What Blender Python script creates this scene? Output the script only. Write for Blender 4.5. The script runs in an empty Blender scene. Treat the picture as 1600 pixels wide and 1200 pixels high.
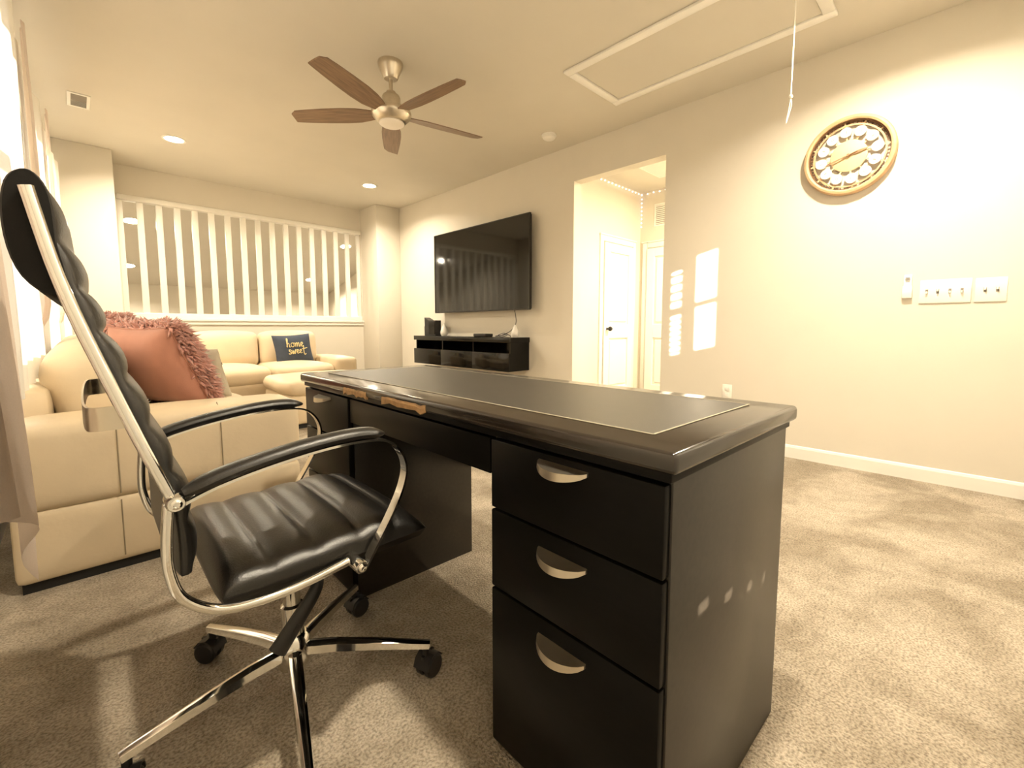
import bpy, bmesh, math, random
from mathutils import Vector, Matrix
random.seed(7)
S = bpy.context.scene
COL = S.collection
PI = math.pi
R = math.radians

# ------------------------------------------------------------------ camera, world, sun, exposure
cd = bpy.data.cameras.new('camera'); cam = bpy.data.objects.new('camera', cd); COL.objects.link(cam)
cd.sensor_width = 36.0; cd.lens = 700.565 * 36.0 / 1600.0
cd.shift_x = (800 - 804.17) / 1600.0; cd.shift_y = (572.308 - 600) / 1600.0
cd.clip_start = 0.01
cam.location = (0, 0, 0.938)
cam.rotation_euler = (PI / 2 - 0.08652, 0, -0.77462)
S.camera = cam

w = bpy.data.worlds.new('daylight'); S.world = w; w.use_nodes = True
bg = w.node_tree.nodes['Background']; bg.inputs[0].default_value = (0.80, 0.90, 1.0, 1); bg.inputs[1].default_value = 0.9

SUN_EL = R(10)
sd = bpy.data.lights.new('sun', 'SUN'); sun = bpy.data.objects.new('sun', sd); COL.objects.link(sun)
sd.energy = 34.0; sd.color = (1.0, 0.88, 0.70); sd.angle = R(0.55)
sdir = Vector((math.cos(SUN_EL) * math.cos(R(45)), math.cos(SUN_EL) * math.sin(R(45)), -math.sin(SUN_EL)))
sun.rotation_euler = sdir.to_track_quat('-Z', 'Y').to_euler()
sun.location = (-4, -4, 4)

vs = S.view_settings
vs.view_transform = 'Standard'; vs.look = 'None'; vs.gamma = 1.0; vs.use_curve_mapping = False
vs.exposure = 0.62
CAN_POWER = 30.0
WARM = (1.0, 0.87, 0.665)

# ------------------------------------------------------------------ materials
def newmat(name):
    m = bpy.data.materials.new(name); m.use_nodes = True
    nt = m.node_tree; b = nt.nodes['Principled BSDF']
    return m, nt, b

def mat(name, col, rough=0.5, metal=0.0, var=0.0, vscale=8.0, bump=0.0, bscale=60.0, spec=0.5, coat=0.0, sheen=0.0, stretch=None, aniso=0.0):
    m, nt, b = newmat(name)
    b.inputs['Roughness'].default_value = rough; b.inputs['Metallic'].default_value = metal
    b.inputs['Specular IOR Level'].default_value = spec
    b.inputs['Coat Weight'].default_value = coat; b.inputs['Coat Roughness'].default_value = 0.15
    if sheen: b.inputs['Sheen Weight'].default_value = sheen
    tc = nt.nodes.new('ShaderNodeTexCoord'); src = tc.outputs['Object']
    if stretch:
        mp = nt.nodes.new('ShaderNodeMapping'); mp.inputs['Scale'].default_value = stretch
        nt.links.new(src, mp.inputs['Vector']); src = mp.outputs['Vector']
    n = nt.nodes.new('ShaderNodeTexNoise'); n.inputs['Scale'].default_value = vscale; n.inputs['Detail'].default_value = 5
    nt.links.new(src, n.inputs['Vector'])
    rp = nt.nodes.new('ShaderNodeValToRGB')
    lo = [max(0, c * (1 - var)) for c in col]; hi = [min(1, c * (1 + var)) for c in col]
    rp.color_ramp.elements[0].position = 0.3; rp.color_ramp.elements[1].position = 0.7
    rp.color_ramp.elements[0].color = (*lo, 1); rp.color_ramp.elements[1].color = (*hi, 1)
    nt.links.new(n.outputs['Fac'], rp.inputs['Fac']); nt.links.new(rp.outputs['Color'], b.inputs['Base Color'])
    if bump:
        n2 = nt.nodes.new('ShaderNodeTexNoise'); n2.inputs['Scale'].default_value = bscale; n2.inputs['Detail'].default_value = 4
        nt.links.new(src, n2.inputs['Vector'])
        bp = nt.nodes.new('ShaderNodeBump'); bp.inputs['Strength'].default_value = bump; bp.inputs['Distance'].default_value = 0.01
        nt.links.new(n2.outputs['Fac'], bp.inputs['Height']); nt.links.new(bp.outputs['Normal'], b.inputs['Normal'])
    return m

def emat(name, col, strength):
    m, nt, b = newmat(name)
    b.inputs['Base Color'].default_value = (*col, 1)
    b.inputs['Emission Color'].default_value = (*col, 1); b.inputs['Emission Strength'].default_value = strength
    return m

def carpet_mat():
    m, nt, b = newmat('carpet')
    b.inputs['Roughness'].default_value = 0.95; b.inputs['Specular IOR Level'].default_value = 0.1
    b.inputs['Sheen Weight'].default_value = 0.15
    tc = nt.nodes.new('ShaderNodeTexCoord')
    def noise(sc, det, dist=0.0):
        n = nt.nodes.new('ShaderNodeTexNoise'); n.inputs['Scale'].default_value = sc; n.inputs['Detail'].default_value = det
        n.inputs['Distortion'].default_value = dist
        nt.links.new(tc.outputs['Object'], n.inputs['Vector']); return n
    big = noise(3.2, 6, 0.6); fine = noise(150, 3); mid = noise(22, 4, 0.8)
    def ramp(n, a, bb, p0, p1):
        r = nt.nodes.new('ShaderNodeValToRGB'); e = r.color_ramp.elements
        e[0].color = (*a, 1); e[1].color = (*bb, 1); e[0].position = p0; e[1].position = p1
        nt.links.new(n.outputs['Fac'], r.inputs['Fac']); return r
    r1 = ramp(big, (0.40, 0.335, 0.25), (0.62, 0.54, 0.43), 0.40, 0.62)
    r2 = ramp(fine, (0.45, 0.43, 0.40), (1, 1, 1), 0.30, 0.60)
    r3 = ramp(mid, (0.84, 0.83, 0.81), (1, 1, 1), 0.35, 0.6)
    def mul(a, c):
        x = nt.nodes.new('ShaderNodeMix'); x.data_type = 'RGBA'; x.blend_type = 'MULTIPLY'; x.inputs['Factor'].default_value = 1
        nt.links.new(a, x.inputs['A']); nt.links.new(c, x.inputs['B']); return x.outputs['Result']
    c = mul(mul(r1.outputs['Color'], r2.outputs['Color']), r3.outputs['Color'])
    nt.links.new(c, b.inputs['Base Color'])
    ad = nt.nodes.new('ShaderNodeMath'); ad.operation = 'MULTIPLY_ADD'; ad.inputs[1].default_value = 0.6
    nt.links.new(mid.outputs['Fac'], ad.inputs[0]); nt.links.new(fine.outputs['Fac'], ad.inputs[2])
    bp = nt.nodes.new('ShaderNodeBump'); bp.inputs['Strength'].default_value = 0.9; bp.inputs['Distance'].default_value = 0.012
    nt.links.new(ad.outputs[0], bp.inputs['Height']); nt.links.new(bp.outputs['Normal'], b.inputs['Normal'])
    return m

def cloth_mat(name, col, trans):
    m = bpy.data.materials.new(name); m.use_nodes = True; nt = m.node_tree
    nt.nodes.remove(nt.nodes['Principled BSDF']); out = nt.nodes['Material Output']
    d = nt.nodes.new('ShaderNodeBsdfDiffuse'); t = nt.nodes.new('ShaderNodeBsdfTranslucent'); mx = nt.nodes.new('ShaderNodeMixShader')
    tc = nt.nodes.new('ShaderNodeTexCoord'); wv = nt.nodes.new('ShaderNodeTexNoise'); wv.inputs['Scale'].default_value = 300
    nt.links.new(tc.outputs['Object'], wv.inputs['Vector'])
    rp = nt.nodes.new('ShaderNodeValToRGB'); rp.color_ramp.elements[0].color = (*[c * .88 for c in col], 1); rp.color_ramp.elements[1].color = (*col, 1)
    nt.links.new(wv.outputs['Fac'], rp.inputs['Fac'])
    nt.links.new(rp.outputs['Color'], d.inputs['Color']); nt.links.new(rp.outputs['Color'], t.inputs['Color'])
    mx.inputs[0].default_value = trans
    nt.links.new(d.outputs[0], mx.inputs[1]); nt.links.new(t.outputs[0], mx.inputs[2]); nt.links.new(mx.outputs[0], out.inputs[0])
    return m

def glass_mat():
    m = bpy.data.materials.new('window_glass'); m.use_nodes = True; nt = m.node_tree
    nt.nodes.remove(nt.nodes['Principled BSDF']); out = nt.nodes['Material Output']
    t = nt.nodes.new('ShaderNodeBsdfTransparent'); g = nt.nodes.new('ShaderNodeBsdfGlossy'); g.inputs['Roughness'].default_value = 0.02
    mx = nt.nodes.new('ShaderNodeMixShader'); mx.inputs[0].default_value = 0.06
    nt.links.new(t.outputs[0], mx.inputs[1]); nt.links.new(g.outputs[0], mx.inputs[2]); nt.links.new(mx.outputs[0], out.inputs[0])
    return m

M = {}
M['wall'] = mat('wall_paint', (0.70, 0.655, 0.57), 0.75, var=0.015, vscale=3, bump=0.03, bscale=250, spec=0.25)
M['ceil'] = mat('ceiling_paint', (0.66, 0.62, 0.54), 0.9, var=0.02, vscale=2, bump=0.04, bscale=200, spec=0.1)
M['trim'] = mat('white_trim_paint', (0.86, 0.84, 0.79), 0.35, var=0.01, spec=0.5)
M['rail'] = mat('white_railing_paint', (0.88, 0.86, 0.80), 0.4, var=0.01)
M['carpet'] = carpet_mat()
M['desk'] = mat('desk_laminate_shaded', (0.0028, 0.0022, 0.0017), 0.36, var=0.25, vscale=14, stretch=(6, 1, 6), spec=0.13)  # dark copy of the desk laminate; shade on the fronts is in the colour
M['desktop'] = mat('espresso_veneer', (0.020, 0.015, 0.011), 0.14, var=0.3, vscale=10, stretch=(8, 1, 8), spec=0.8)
M['deskside'] = mat('desk_laminate_lit', (0.018, 0.0145, 0.011), 0.34, var=0.25, vscale=14, stretch=(6, 1, 6), spec=0.55)  # same laminate, colour raised for the light on the sides
M['inset'] = mat('grey_leatherette', (0.034, 0.030, 0.025), 0.40, var=0.12, vscale=30, bump=0.10, bscale=350, spec=0.7)
M['stitch'] = mat('pale_stitching', (0.40, 0.36, 0.27), 0.6, var=0.1)
M['chip'] = mat('bare_fibreboard', (0.46, 0.28, 0.13), 0.8, var=0.2, vscale=60)
M['nickel'] = mat('brushed_nickel', (0.62, 0.56, 0.46), 0.32, metal=1.0, var=0.04, vscale=40)
M['chrome'] = mat('polished_chrome', (0.80, 0.79, 0.76), 0.07, metal=1.0, var=0.01)
M['leather'] = mat('black_leather', (0.008, 0.007, 0.006), 0.36, var=0.2, vscale=25, bump=0.10, bscale=260, spec=0.6)
M['headleather'] = mat('black_leather_shaded', (0.006, 0.0055, 0.005), 0.6, var=0.2, vscale=25, bump=0.08, bscale=260, spec=0.2)  # black leather, colour darkened for the backlit head cover
M['plastic'] = mat('black_plastic', (0.010, 0.009, 0.009), 0.42, var=0.1)
M['sofa'] = mat('cream_leather', (0.66, 0.545, 0.385), 0.52, var=0.05, vscale=5, bump=0.10, bscale=35, spec=0.35)
M['seam'] = mat('dark_seam_thread', (0.30, 0.24, 0.16), 0.8, var=0.05)
M['foot'] = mat('sofa_base_black', (0.01, 0.009, 0.008), 0.7, var=0.1)
M['pink'] = mat('salmon_fabric', (0.44, 0.20, 0.14), 0.85, var=0.06, vscale=12, bump=0.1, bscale=300, sheen=0.3)
M['fur'] = mat('pink_faux_fur', (0.56, 0.275, 0.225), 0.8, var=0.22, vscale=18, sheen=0.4)
M['navy'] = mat('navy_canvas', (0.045, 0.058, 0.085), 0.85, var=0.1, vscale=20, bump=0.1, bscale=300)
M['gold'] = mat('gold_foil_print', (0.72, 0.60, 0.32), 0.4, metal=0.3, var=0.1)
M['greyfab'] = mat('pale_grey_fabric', (0.50, 0.45, 0.36), 0.9, var=0.08, bump=0.1, bscale=200)
M['screen'] = mat('tv_screen_glass', (0.004, 0.0035, 0.003), 0.06, var=0.0, spec=0.6)
M['tvframe'] = mat('tv_bezel', (0.03, 0.028, 0.025), 0.3, metal=0.6, var=0.02)
M['gloss'] = mat('gloss_black_lacquer', (0.003, 0.0027, 0.0024), 0.12, var=0.05, spec=0.3)
M['whiteplastic'] = mat('white_plastic', (0.84, 0.82, 0.76), 0.4, var=0.01)
M['porcelain'] = mat('white_porcelain', (0.80, 0.78, 0.74), 0.25, var=0.02)
M['slot'] = mat('dark_slot', (0.22, 0.20, 0.17), 0.7, var=0.05)
M['greymetal'] = mat('grey_grille', (0.32, 0.29, 0.25), 0.6, var=0.05)
M['fanwood'] = mat('walnut_fan_blade', (0.22, 0.14, 0.085), 0.40, var=0.28, vscale=7, stretch=(1, 12, 12))
M['clockwood'] = mat('honey_wood', (0.60, 0.40, 0.22), 0.5, var=0.22, vscale=9, bump=0.05, bscale=60)
M['clockdark'] = mat('dark_wood_rim', (0.17, 0.09, 0.045), 0.55, var=0.2, vscale=14)
M['clockplate'] = mat('pale_wood_plate', (0.72, 0.55, 0.32), 0.55, var=0.1, vscale=7, stretch=(1, 1, 8))
M['rustic'] = mat('rustic_brown_hand', (0.30, 0.17, 0.08), 0.6, var=0.2)
M['cord'] = mat('white_cotton_cord', (0.85, 0.82, 0.74), 0.9, var=0.05, bump=0.2, bscale=500)
M['sheer'] = cloth_mat('sheer_white_curtain', (0.90, 0.86, 0.78), 0.20)
M['blush'] = cloth_mat('blush_curtain', (0.86, 0.75, 0.67), 0.42)
M['glass'] = glass_mat()
M['can_glow'] = emat('lamp_lens_glow', (1.0, 0.86, 0.62), 40.0)
M['bulb_glow'] = emat('string_bulb_glow', (1.0, 0.85, 0.80), 1.2)
M['fanlens'] = mat('frosted_fan_lens', (0.86, 0.80, 0.72), 0.4, var=0.01)
M['hallwood'] = mat('dark_wood_floor_far', (0.10, 0.06, 0.035), 0.4, var=0.3, vscale=5, stretch=(8, 1, 1))

# ------------------------------------------------------------------ mesh helpers
def finish(name, bm, m, parent=None, smooth=False, loc=(0, 0, 0), rot=(0, 0, 0)):
    me = bpy.data.meshes.new(name)
    bmesh.ops.recalc_face_normals(bm, faces=bm.faces[:])
    if smooth:
        for f in bm.faces: f.smooth = True
        if smooth == 'auto':
            for e in bm.edges:
                if len(e.link_faces) == 2 and e.calc_face_angle(0) > R(38): e.smooth = False
    bm.to_mesh(me); bm.free()
    if m: me.materials.append(M[m] if isinstance(m, str) else m)
    o = bpy.data.objects.new(name, me); COL.objects.link(o)
    o.location = loc; o.rotation_euler = rot
    if parent: o.parent = parent
    return o

def empty(name, loc=(0, 0, 0), rotz=0.0):
    o = bpy.data.objects.new(name, None); COL.objects.link(o); o.location = loc; o.rotation_euler = (0, 0, rotz)
    o.empty_display_size = 0.1
    return o

def tag(o, label, cat, group=None):
    o['label'] = label; o['category'] = cat
    if group: o['group'] = group
    return o

def struct(o, label=None):
    o['kind'] = 'structure'
    if label: o['label'] = label
    return o

def box(bm, x0, x1, y0, y1, z0, z1, bevel=0.0, seg=2, mtx=None):
    vs_ = [bm.verts.new((x, y, z)) for x in (x0, x1) for y in (y0, y1) for z in (z0, z1)]
    fs = [(0, 1, 3, 2), (4, 6, 7, 5), (0, 4, 5, 1), (2, 3, 7, 6), (0, 2, 6, 4), (1, 5, 7, 3)]
    faces = [bm.faces.new([vs_[i] for i in f]) for f in fs]
    if bevel > 0:
        es = list({e for f in faces for e in f.edges})
        r = bmesh.ops.bevel(bm, geom=es, offset=bevel, segments=seg, profile=0.5, affect='EDGES')
        vs_ = list({v for f in r['faces'] for v in f.verts} | {v for v in vs_ if v.is_valid})
    if mtx: bmesh.ops.transform(bm, matrix=mtx, verts=[v for v in vs_ if v.is_valid])
    return vs_

def boxo(name, m, d, parent=None, bevel=0.0, seg=2, smooth=False):
    bm = bmesh.new(); box(bm, *d, bevel=bevel, seg=seg)
    return finish(name, bm, m, parent, smooth=('auto' if bevel and smooth is False else smooth))

def rbox(bm, size, c, r=0.05, n=6, bulge=(0, 0, 0), wob=0.0, mtx=None):
    """rounded, optionally puffed box on a subdivided cube"""
    sx, sy, sz = [s / 2 for s in size]
    g = {}
    verts = []
    def vert(i, j, k):
        key = (i, j, k)
        if key in g: return g[key]
        def ease(a):   # cluster samples towards the edges
            t = a / n * 2 - 1
            return math.sin(t * PI / 2)
        p = Vector((ease(i) * sx, ease(j) * sy, ease(k) * sz))
        rr = min(r, sx, sy, sz)
        q = Vector((max(-sx + rr, min(sx - rr, p.x)), max(-sy + rr, min(sy - rr, p.y)), max(-sz + rr, min(sz - rr, p.z))))
        d = p - q
        if d.length > 1e-9: p = q + d.normalized() * rr
        u, v, t = p.x / sx, p.y / sy, p.z / sz
        p.x += math.copysign(bulge[0], u) * (1 - v * v) * (1 - t * t) * abs(u)
        p.y += math.copysign(bulge[1], v) * (1 - u * u) * (1 - t * t) * abs(v)
        p.z += math.copysign(bulge[2], t) * (1 - u * u) * (1 - v * v) * abs(t)
        if wob:
            p += Vector((math.sin(9 * p.y + 5 * p.z), math.sin(8 * p.x + 7 * p.z + 1), math.sin(7 * p.x + 9 * p.y + 2))) * wob
        p = p + Vector(c)
        if mtx: p = mtx @ p
        g[key] = bm.verts.new(p); verts.append(g[key])
        return g[key]
    for a in range(n):
        for b_ in range(n):
            for f in (0, n):
                bm.faces.new([vert(f, a, b_), vert(f, a + 1, b_), vert(f, a + 1, b_ + 1), vert(f, a, b_ + 1)])
                bm.faces.new([vert(a, f, b_), vert(a + 1, f, b_), vert(a + 1, f, b_ + 1), vert(a, f, b_ + 1)])
                bm.faces.new([vert(a, b_, f), vert(a + 1, b_, f), vert(a + 1, b_ + 1, f), vert(a, b_ + 1, f)])
    return verts

def rboxo(name, m, size, c, parent=None, **k):
    bm = bmesh.new(); rbox(bm, size, c, **k)
    return finish(name, bm, m, parent, smooth=True)

def catmull(pts, per=6):
    pts = [Vector(p) for p in pts]; out = []
    for i in range(len(pts) - 1):
        p0 = pts[max(0, i - 1)]; p1 = pts[i]; p2 = pts[i + 1]; p3 = pts[min(len(pts) - 1, i + 2)]
        for k in range(per):
            t = k / per
            out.append(0.5 * ((2 * p1) + (-p0 + p2) * t + (2 * p0 - 5 * p1 + 4 * p2 - p3) * t * t + (-p0 + 3 * p1 - 3 * p2 + p3) * t ** 3))
    out.append(pts[-1]); return out

def sweep(bm, pts, prof, side=None, scale=None, caps=True):
    """prof: list of (a,b): a along side, b along normal"""
    pts = [Vector(p) for p in pts]; rings = []
    prev = None
    for i, p in enumerate(pts):
        t = (pts[min(i + 1, len(pts) - 1)] - pts[max(i - 1, 0)]).normalized()
        if side is not None:
            s = Vector(side)
        elif prev is None:
            s = t.orthogonal()
        else:
            s = prev
        s = (s - t * s.dot(t)).normalized(); prev = s
        n = t.cross(s)
        k = scale[i] if scale else 1.0
        rings.append([bm.verts.new(p + s * (a * k) + n * (b * k)) for a, b in prof])
    m_ = len(prof)
    for i in range(len(rings) - 1):
        for j in range(m_):
            bm.faces.new([rings[i][j], rings[i][(j + 1) % m_], rings[i + 1][(j + 1) % m_], rings[i + 1][j]])
    if caps:
        bm.faces.new(rings[0][::-1]); bm.faces.new(rings[-1])
    return [v for r_ in rings for v in r_]

def circ(r, n=10, ry=None):
    ry = r if ry is None else ry
    return [(r * math.cos(2 * PI * i / n), ry * math.sin(2 * PI * i / n)) for i in range(n)]

def tubeo(name, m, pts, r, parent=None, n=10, per=6, smooth_path=True, scale=None):
    bm = bmesh.new(); sweep(bm, catmull(pts, per) if smooth_path else pts, circ(r, n), scale=scale)
    return finish(name, bm, m, parent, smooth='auto')

def lathe(bm, prof, n=24, mtx=None):
    rings = []
    vs_ = []
    for r_, z in prof:
        if r_ < 1e-6: ring = [bm.verts.new((0, 0, z))]
        else: ring = [bm.verts.new((r_ * math.cos(2 * PI * i / n), r_ * math.sin(2 * PI * i / n), z)) for i in range(n)]
        rings.append(ring); vs_ += ring
    for a, b_ in zip(rings, rings[1:]):
        for i in range(n):
            j = (i + 1) % n
            if len(a) == 1 and len(b_) == 1: continue
            if len(a) == 1: bm.faces.new([a[0], b_[i], b_[j]])
            elif len(b_) == 1: bm.faces.new([a[i], a[j], b_[0]])
            else: bm.faces.new([a[i], a[j], b_[j], b_[i]])
    if mtx: bmesh.ops.transform(bm, matrix=mtx, verts=vs_)
    return vs_

def latheo(name, m, prof, parent=None, n=24, mtx=None, loc=(0, 0, 0)):
    bm = bmesh.new(); lathe(bm, prof, n, mtx)
    return finish(name, bm, m, parent, smooth='auto', loc=loc)

def copy_tree(o, parent=None):
    c = o.copy(); COL.objects.link(c); c.parent = parent
    for ch in list(o.children): copy_tree(ch, c)
    return c

def cells(lo, hi, cuts):
    s = sorted({lo, hi, *[c for c in cuts if lo < c < hi]}); return list(zip(s, s[1:]))

def holed(name, axis, c0, c1, u0, u1, z0, z1, holes, m='wall'):
    """wall slab normal to axis with rectangular holes (u0,u1,z0,z1)"""
    bm = bmesh.new()
    for a, b_ in cells(u0, u1, [h[0] for h in holes] + [h[1] for h in holes]):
        for p, q in cells(z0, z1, [h[2] for h in holes] + [h[3] for h in holes]):
            if any(h[0] <= a and b_ <= h[1] and h[2] <= p and q <= h[3] for h in holes): continue
            if axis == 'x': box(bm, c0, c1, a, b_, p, q)
            else: box(bm, a, b_, c0, c1, p, q)
    bmesh.ops.remove_doubles(bm, verts=bm.verts[:], dist=1e-5)
    # drop interior faces shared by two cells
    seen = {}
    for f in bm.faces: seen.setdefault(tuple(sorted(v.index for v in f.verts)), []).append(f)
    bm.verts.index_update(); seen = {}
    for f in bm.faces: seen.setdefault(tuple(sorted(v.index for v in f.verts)), []).append(f)
    dup = [f for fs in seen.values() if len(fs) > 1 for f in fs]
    bmesh.ops.delete(bm, geom=dup, context='FACES_ONLY')
    return struct(finish(name, bm, m))

# ------------------------------------------------------------------ room dimensions (metres)
XL, XR = -0.30, 3.655
YB, YP, YF = -0.35, 6.25, 6.75
H = 2.74
OY0, OY1, OZ = 1.907, 2.885, 2.39            # hall opening in the right wall
HX, HY = 5.577, 3.256                         # hall end wall, hall far wall
HB = 0.60                                     # hall near wall
GX0, GX1, GY = -0.30, 4.85, 12.0              # room beyond the railing
VZ, VS = 1.82, 0.232                          # its sloped ceiling: z = VZ + VS*(GY-y)

# ------------------------------------------------------------------ structure
bm = bmesh.new(); box(bm, XL - .12, HX + .12, YB - .12, YF + .12, -0.15, 0.0)
struct(finish('floor', bm, 'carpet'), 'beige cut-pile carpet')
bm = bmesh.new(); box(bm, XL - .12, HX + .12, YB - .12, YF + .12, H, H + .12)
struct(finish('ceiling', bm, 'ceil'))
WIN = [(1.88, 3.22), (3.70, 4.55), (5.0, 5.75)]
WZ0, WZ1 = 0.80, 2.30
holed('wall_left', 'x', XL - .12, XL, YB - .12, YF + .12, 0, H, [(a, b_, WZ0, WZ1) for a, b_ in WIN])
holed('wall_right', 'x', XR, XR + .12, YB - .12, YF + .12, 0, H, [(OY0, OY1, 0, OZ)])
BD = (-0.22, 1.86)                              # glazed door behind the camera
holed('wall_back', 'y', YB - .12, YB, XL, XR, 0, H, [(BD[0], BD[1], 0.02, 2.06)])
holed('wall_far', 'y', YF, YF + .12, 0.38, 3.265, 0, H, [(0.42, 3.255, 1.02, 2.42)])
struct(boxo('wall_pilaster_left', 'wall', (XL, 0.38, YP, YF + .12, 0, H), bevel=0.008))
struct(boxo('wall_pilaster_right', 'wall', (3.265, XR, YP, YF + .12, 0, H), bevel=0.008))
# hall
struct(boxo('wall_hall_far', 'wall', (XR + .12, HX + .12, HY, HY + .12, 0, H)))
struct(boxo('wall_hall_end', 'wall', (HX, HX + .12, HB, HY, 0, H)))
struct(boxo('wall_hall_near', 'wall', (XR + .12, HX + .12, HB - .12, HB, 0, H)))

# baseboards
def baseboard(name, axis, c, d, u0, u1):
    bm = bmesh.new()
    prof = [(0, 0), (0.014, 0), (0.014, 0.075), (0.009, 0.088), (0, 0.092)]
    lo, hi = [], []
    for a, z in prof:
        x = c + d * a
        lo.append(bm.verts.new((x, u0, z) if axis == 'x' else (u0, x, z)))
        hi.append(bm.verts.new((x, u1, z) if axis == 'x' else (u1, x, z)))
    n = len(prof)
    for i in range(n): bm.faces.new([lo[i], lo[(i + 1) % n], hi[(i + 1) % n], hi[i]])
    bm.faces.new(lo); bm.faces.new(hi)
    return struct(finish(name, bm, 'trim'))
baseboard('baseboard_right', 'x', XR, -1, YB, OY0)
baseboard('baseboard_right_far', 'x', XR, -1, OY1, YP)
baseboard('baseboard_left', 'x', XL, 1, YB, YP)
baseboard('baseboard_far', 'y', YF, -1, 0.38, 3.265)
baseboard('baseboard_pilaster', 'y', YP, -1, 3.265, XR)
baseboard('baseboard_hall', 'y', HY, -1, XR + .12, 4.63)

# windows in the left wall
for i, (a, b_) in enumerate(WIN):
    e = empty('window_%d' % (i + 1), (XL - .06, (a + b_) / 2, WZ0)); struct(e)
    hw, hh = (b_ - a) / 2, WZ1 - WZ0
    bm = bmesh.new()
    for d in ((-.05, .05, -hw, -hw + .05, 0, hh), (-.05, .05, hw - .05, hw, 0, hh), (-.05, .05, -hw + .05, hw - .05, 0, .05), (-.05, .05, -hw + .05, hw - .05, hh - .05, hh), (-.03, .03, -hw + .05, hw - .05, hh / 2 - .025, hh / 2 + .025)):
        box(bm, *d)
    finish('window_frame', bm, 'trim', e)
    for z0, z1 in ((.05, hh / 2 - .025), (hh / 2 + .025, hh - .05)):
        boxo('pane', 'glass', (-.004, .004, -hw + .05, hw - .05, z0, z1), e)

# glazed door behind the camera with an added blind, cut to shape the sun patches
e = empty('door_3', (0, YB - .06, 0)); struct(e)
bm = bmesh.new()
for d in ((BD[0], BD[0] + .03, -.05, .05, .02, 2.06), (BD[1] - .02, BD[1], -.05, .05, .02, 2.06), (BD[0] + .03, BD[1] - .02, -.05, .05, .02, .06), (BD[0] + .03, BD[1] - .02, -.05, .05, 2.03, 2.06), (BD[0] + .03, BD[1] - .02, -.02, .02, 1.605, 1.645)):
    box(bm, *d)
finish('door_frame', bm, 'trim', e)
boxo('pane', 'glass', (BD[0] + .03, BD[1] - .02, -.03, -.024, .06, 2.03), e)
blind = empty('window_blind', (0, YB + .02, 0)); tag(blind, 'unseen white blind over the glazed door, cut to shape the sun patches', 'blind')
bm = bmesh.new()                             # four openings cut to throw sun patches on the desk end
SUN_GAPS = [(0.099, 0.143, 0.6043, 0.6243), (0.215, 0.253, 0.5753, 0.5953), (0.334, 0.364, 0.5473, 0.5673), (0.426, 0.446, 0.5323, 0.5523)]
for a, b_ in cells(BD[0] - .02, 1.505, [g[0] for g in SUN_GAPS] + [g[1] for g in SUN_GAPS]):
    for p, q in cells(0, 2.08, [g[2] for g in SUN_GAPS] + [g[3] for g in SUN_GAPS]):
        if any(g[0] <= a and b_ <= g[1] and g[2] <= p and q <= g[3] for g in SUN_GAPS): continue
        box(bm, a, b_, -.002, .002, p, q)
finish('blind_mask_sheet', bm, 'whiteplastic', blind)
boxo('blind_mask_edge', 'whiteplastic', (1.588, 1.712, -.006, .006, .0, 2.08), blind)  # solid pieces added to trim the sun into the wall patches
boxo('blind_mask_foot', 'whiteplastic', (1.505, 1.588, -.006, .006, .0, 1.235), blind)
boxo('blind_mask_side', 'whiteplastic', (1.712, 1.93, -.006, .006, .0, 1.235), blind)
z = 1.245
k = 0
while z < 1.94:
    hgt = (.021 if z < 1.6 else .027)
    boxo('slat', 'whiteplastic', (1.505, 1.588, -.004, .004, z, z + hgt), blind)
    z += .045 if z < 1.6 else .07
    k += 1
boxo('blind_mask_top', 'whiteplastic', (1.505, 1.588, -.006, .006, 1.93, 2.08), blind)

# room beyond the railing
struct(boxo('wall_great_room_left', 'wall', (GX0 - .12, GX0, YF + .12, GY + .12, -2.9, 3.2)))
struct(boxo('wall_great_room_right', 'wall', (GX1, GX1 + .12, YF, GY + .12, -2.9, 3.2)))
struct(boxo('wall_great_room_far', 'wall', (GX0 - .12, GX1 + .12, GY, GY + .12, -2.9, 3.2)))
struct(boxo('wall_great_room_near', 'wall', (GX0 - .12, GX1 + .12, YF, YF + .12, -2.9, -.15)))
struct(boxo('wall_great_room_return', 'wall', (XR + .12, GX1, YF, YF + .12, -.15, 3.2)))
struct(boxo('wall_great_room_header', 'wall', (GX0 - .12, XR + .12, YF, YF + .12, H + .12, 3.2)))
struct(boxo('floor_great_room', 'hallwood', (GX0 - .12, GX1 + .12, YF, GY + .12, -3.0, -2.9)))
bm = bmesh.new()
q = []
for dz in (0, .1):
    for x in (GX0, GX1):
        for y in (YF + .121, GY): q.append(bm.verts.new((x, y, VZ + VS * (GY - y) + dz)))
for f in ((0, 1, 3, 2), (4, 6, 7, 5), (0, 4, 5, 1), (2, 3, 7, 6), (0, 2, 6, 4), (1, 5, 7, 3)): bm.faces.new([q[i] for i in f])
struct(finish('ceiling_great_room', bm, 'ceil'))

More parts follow.
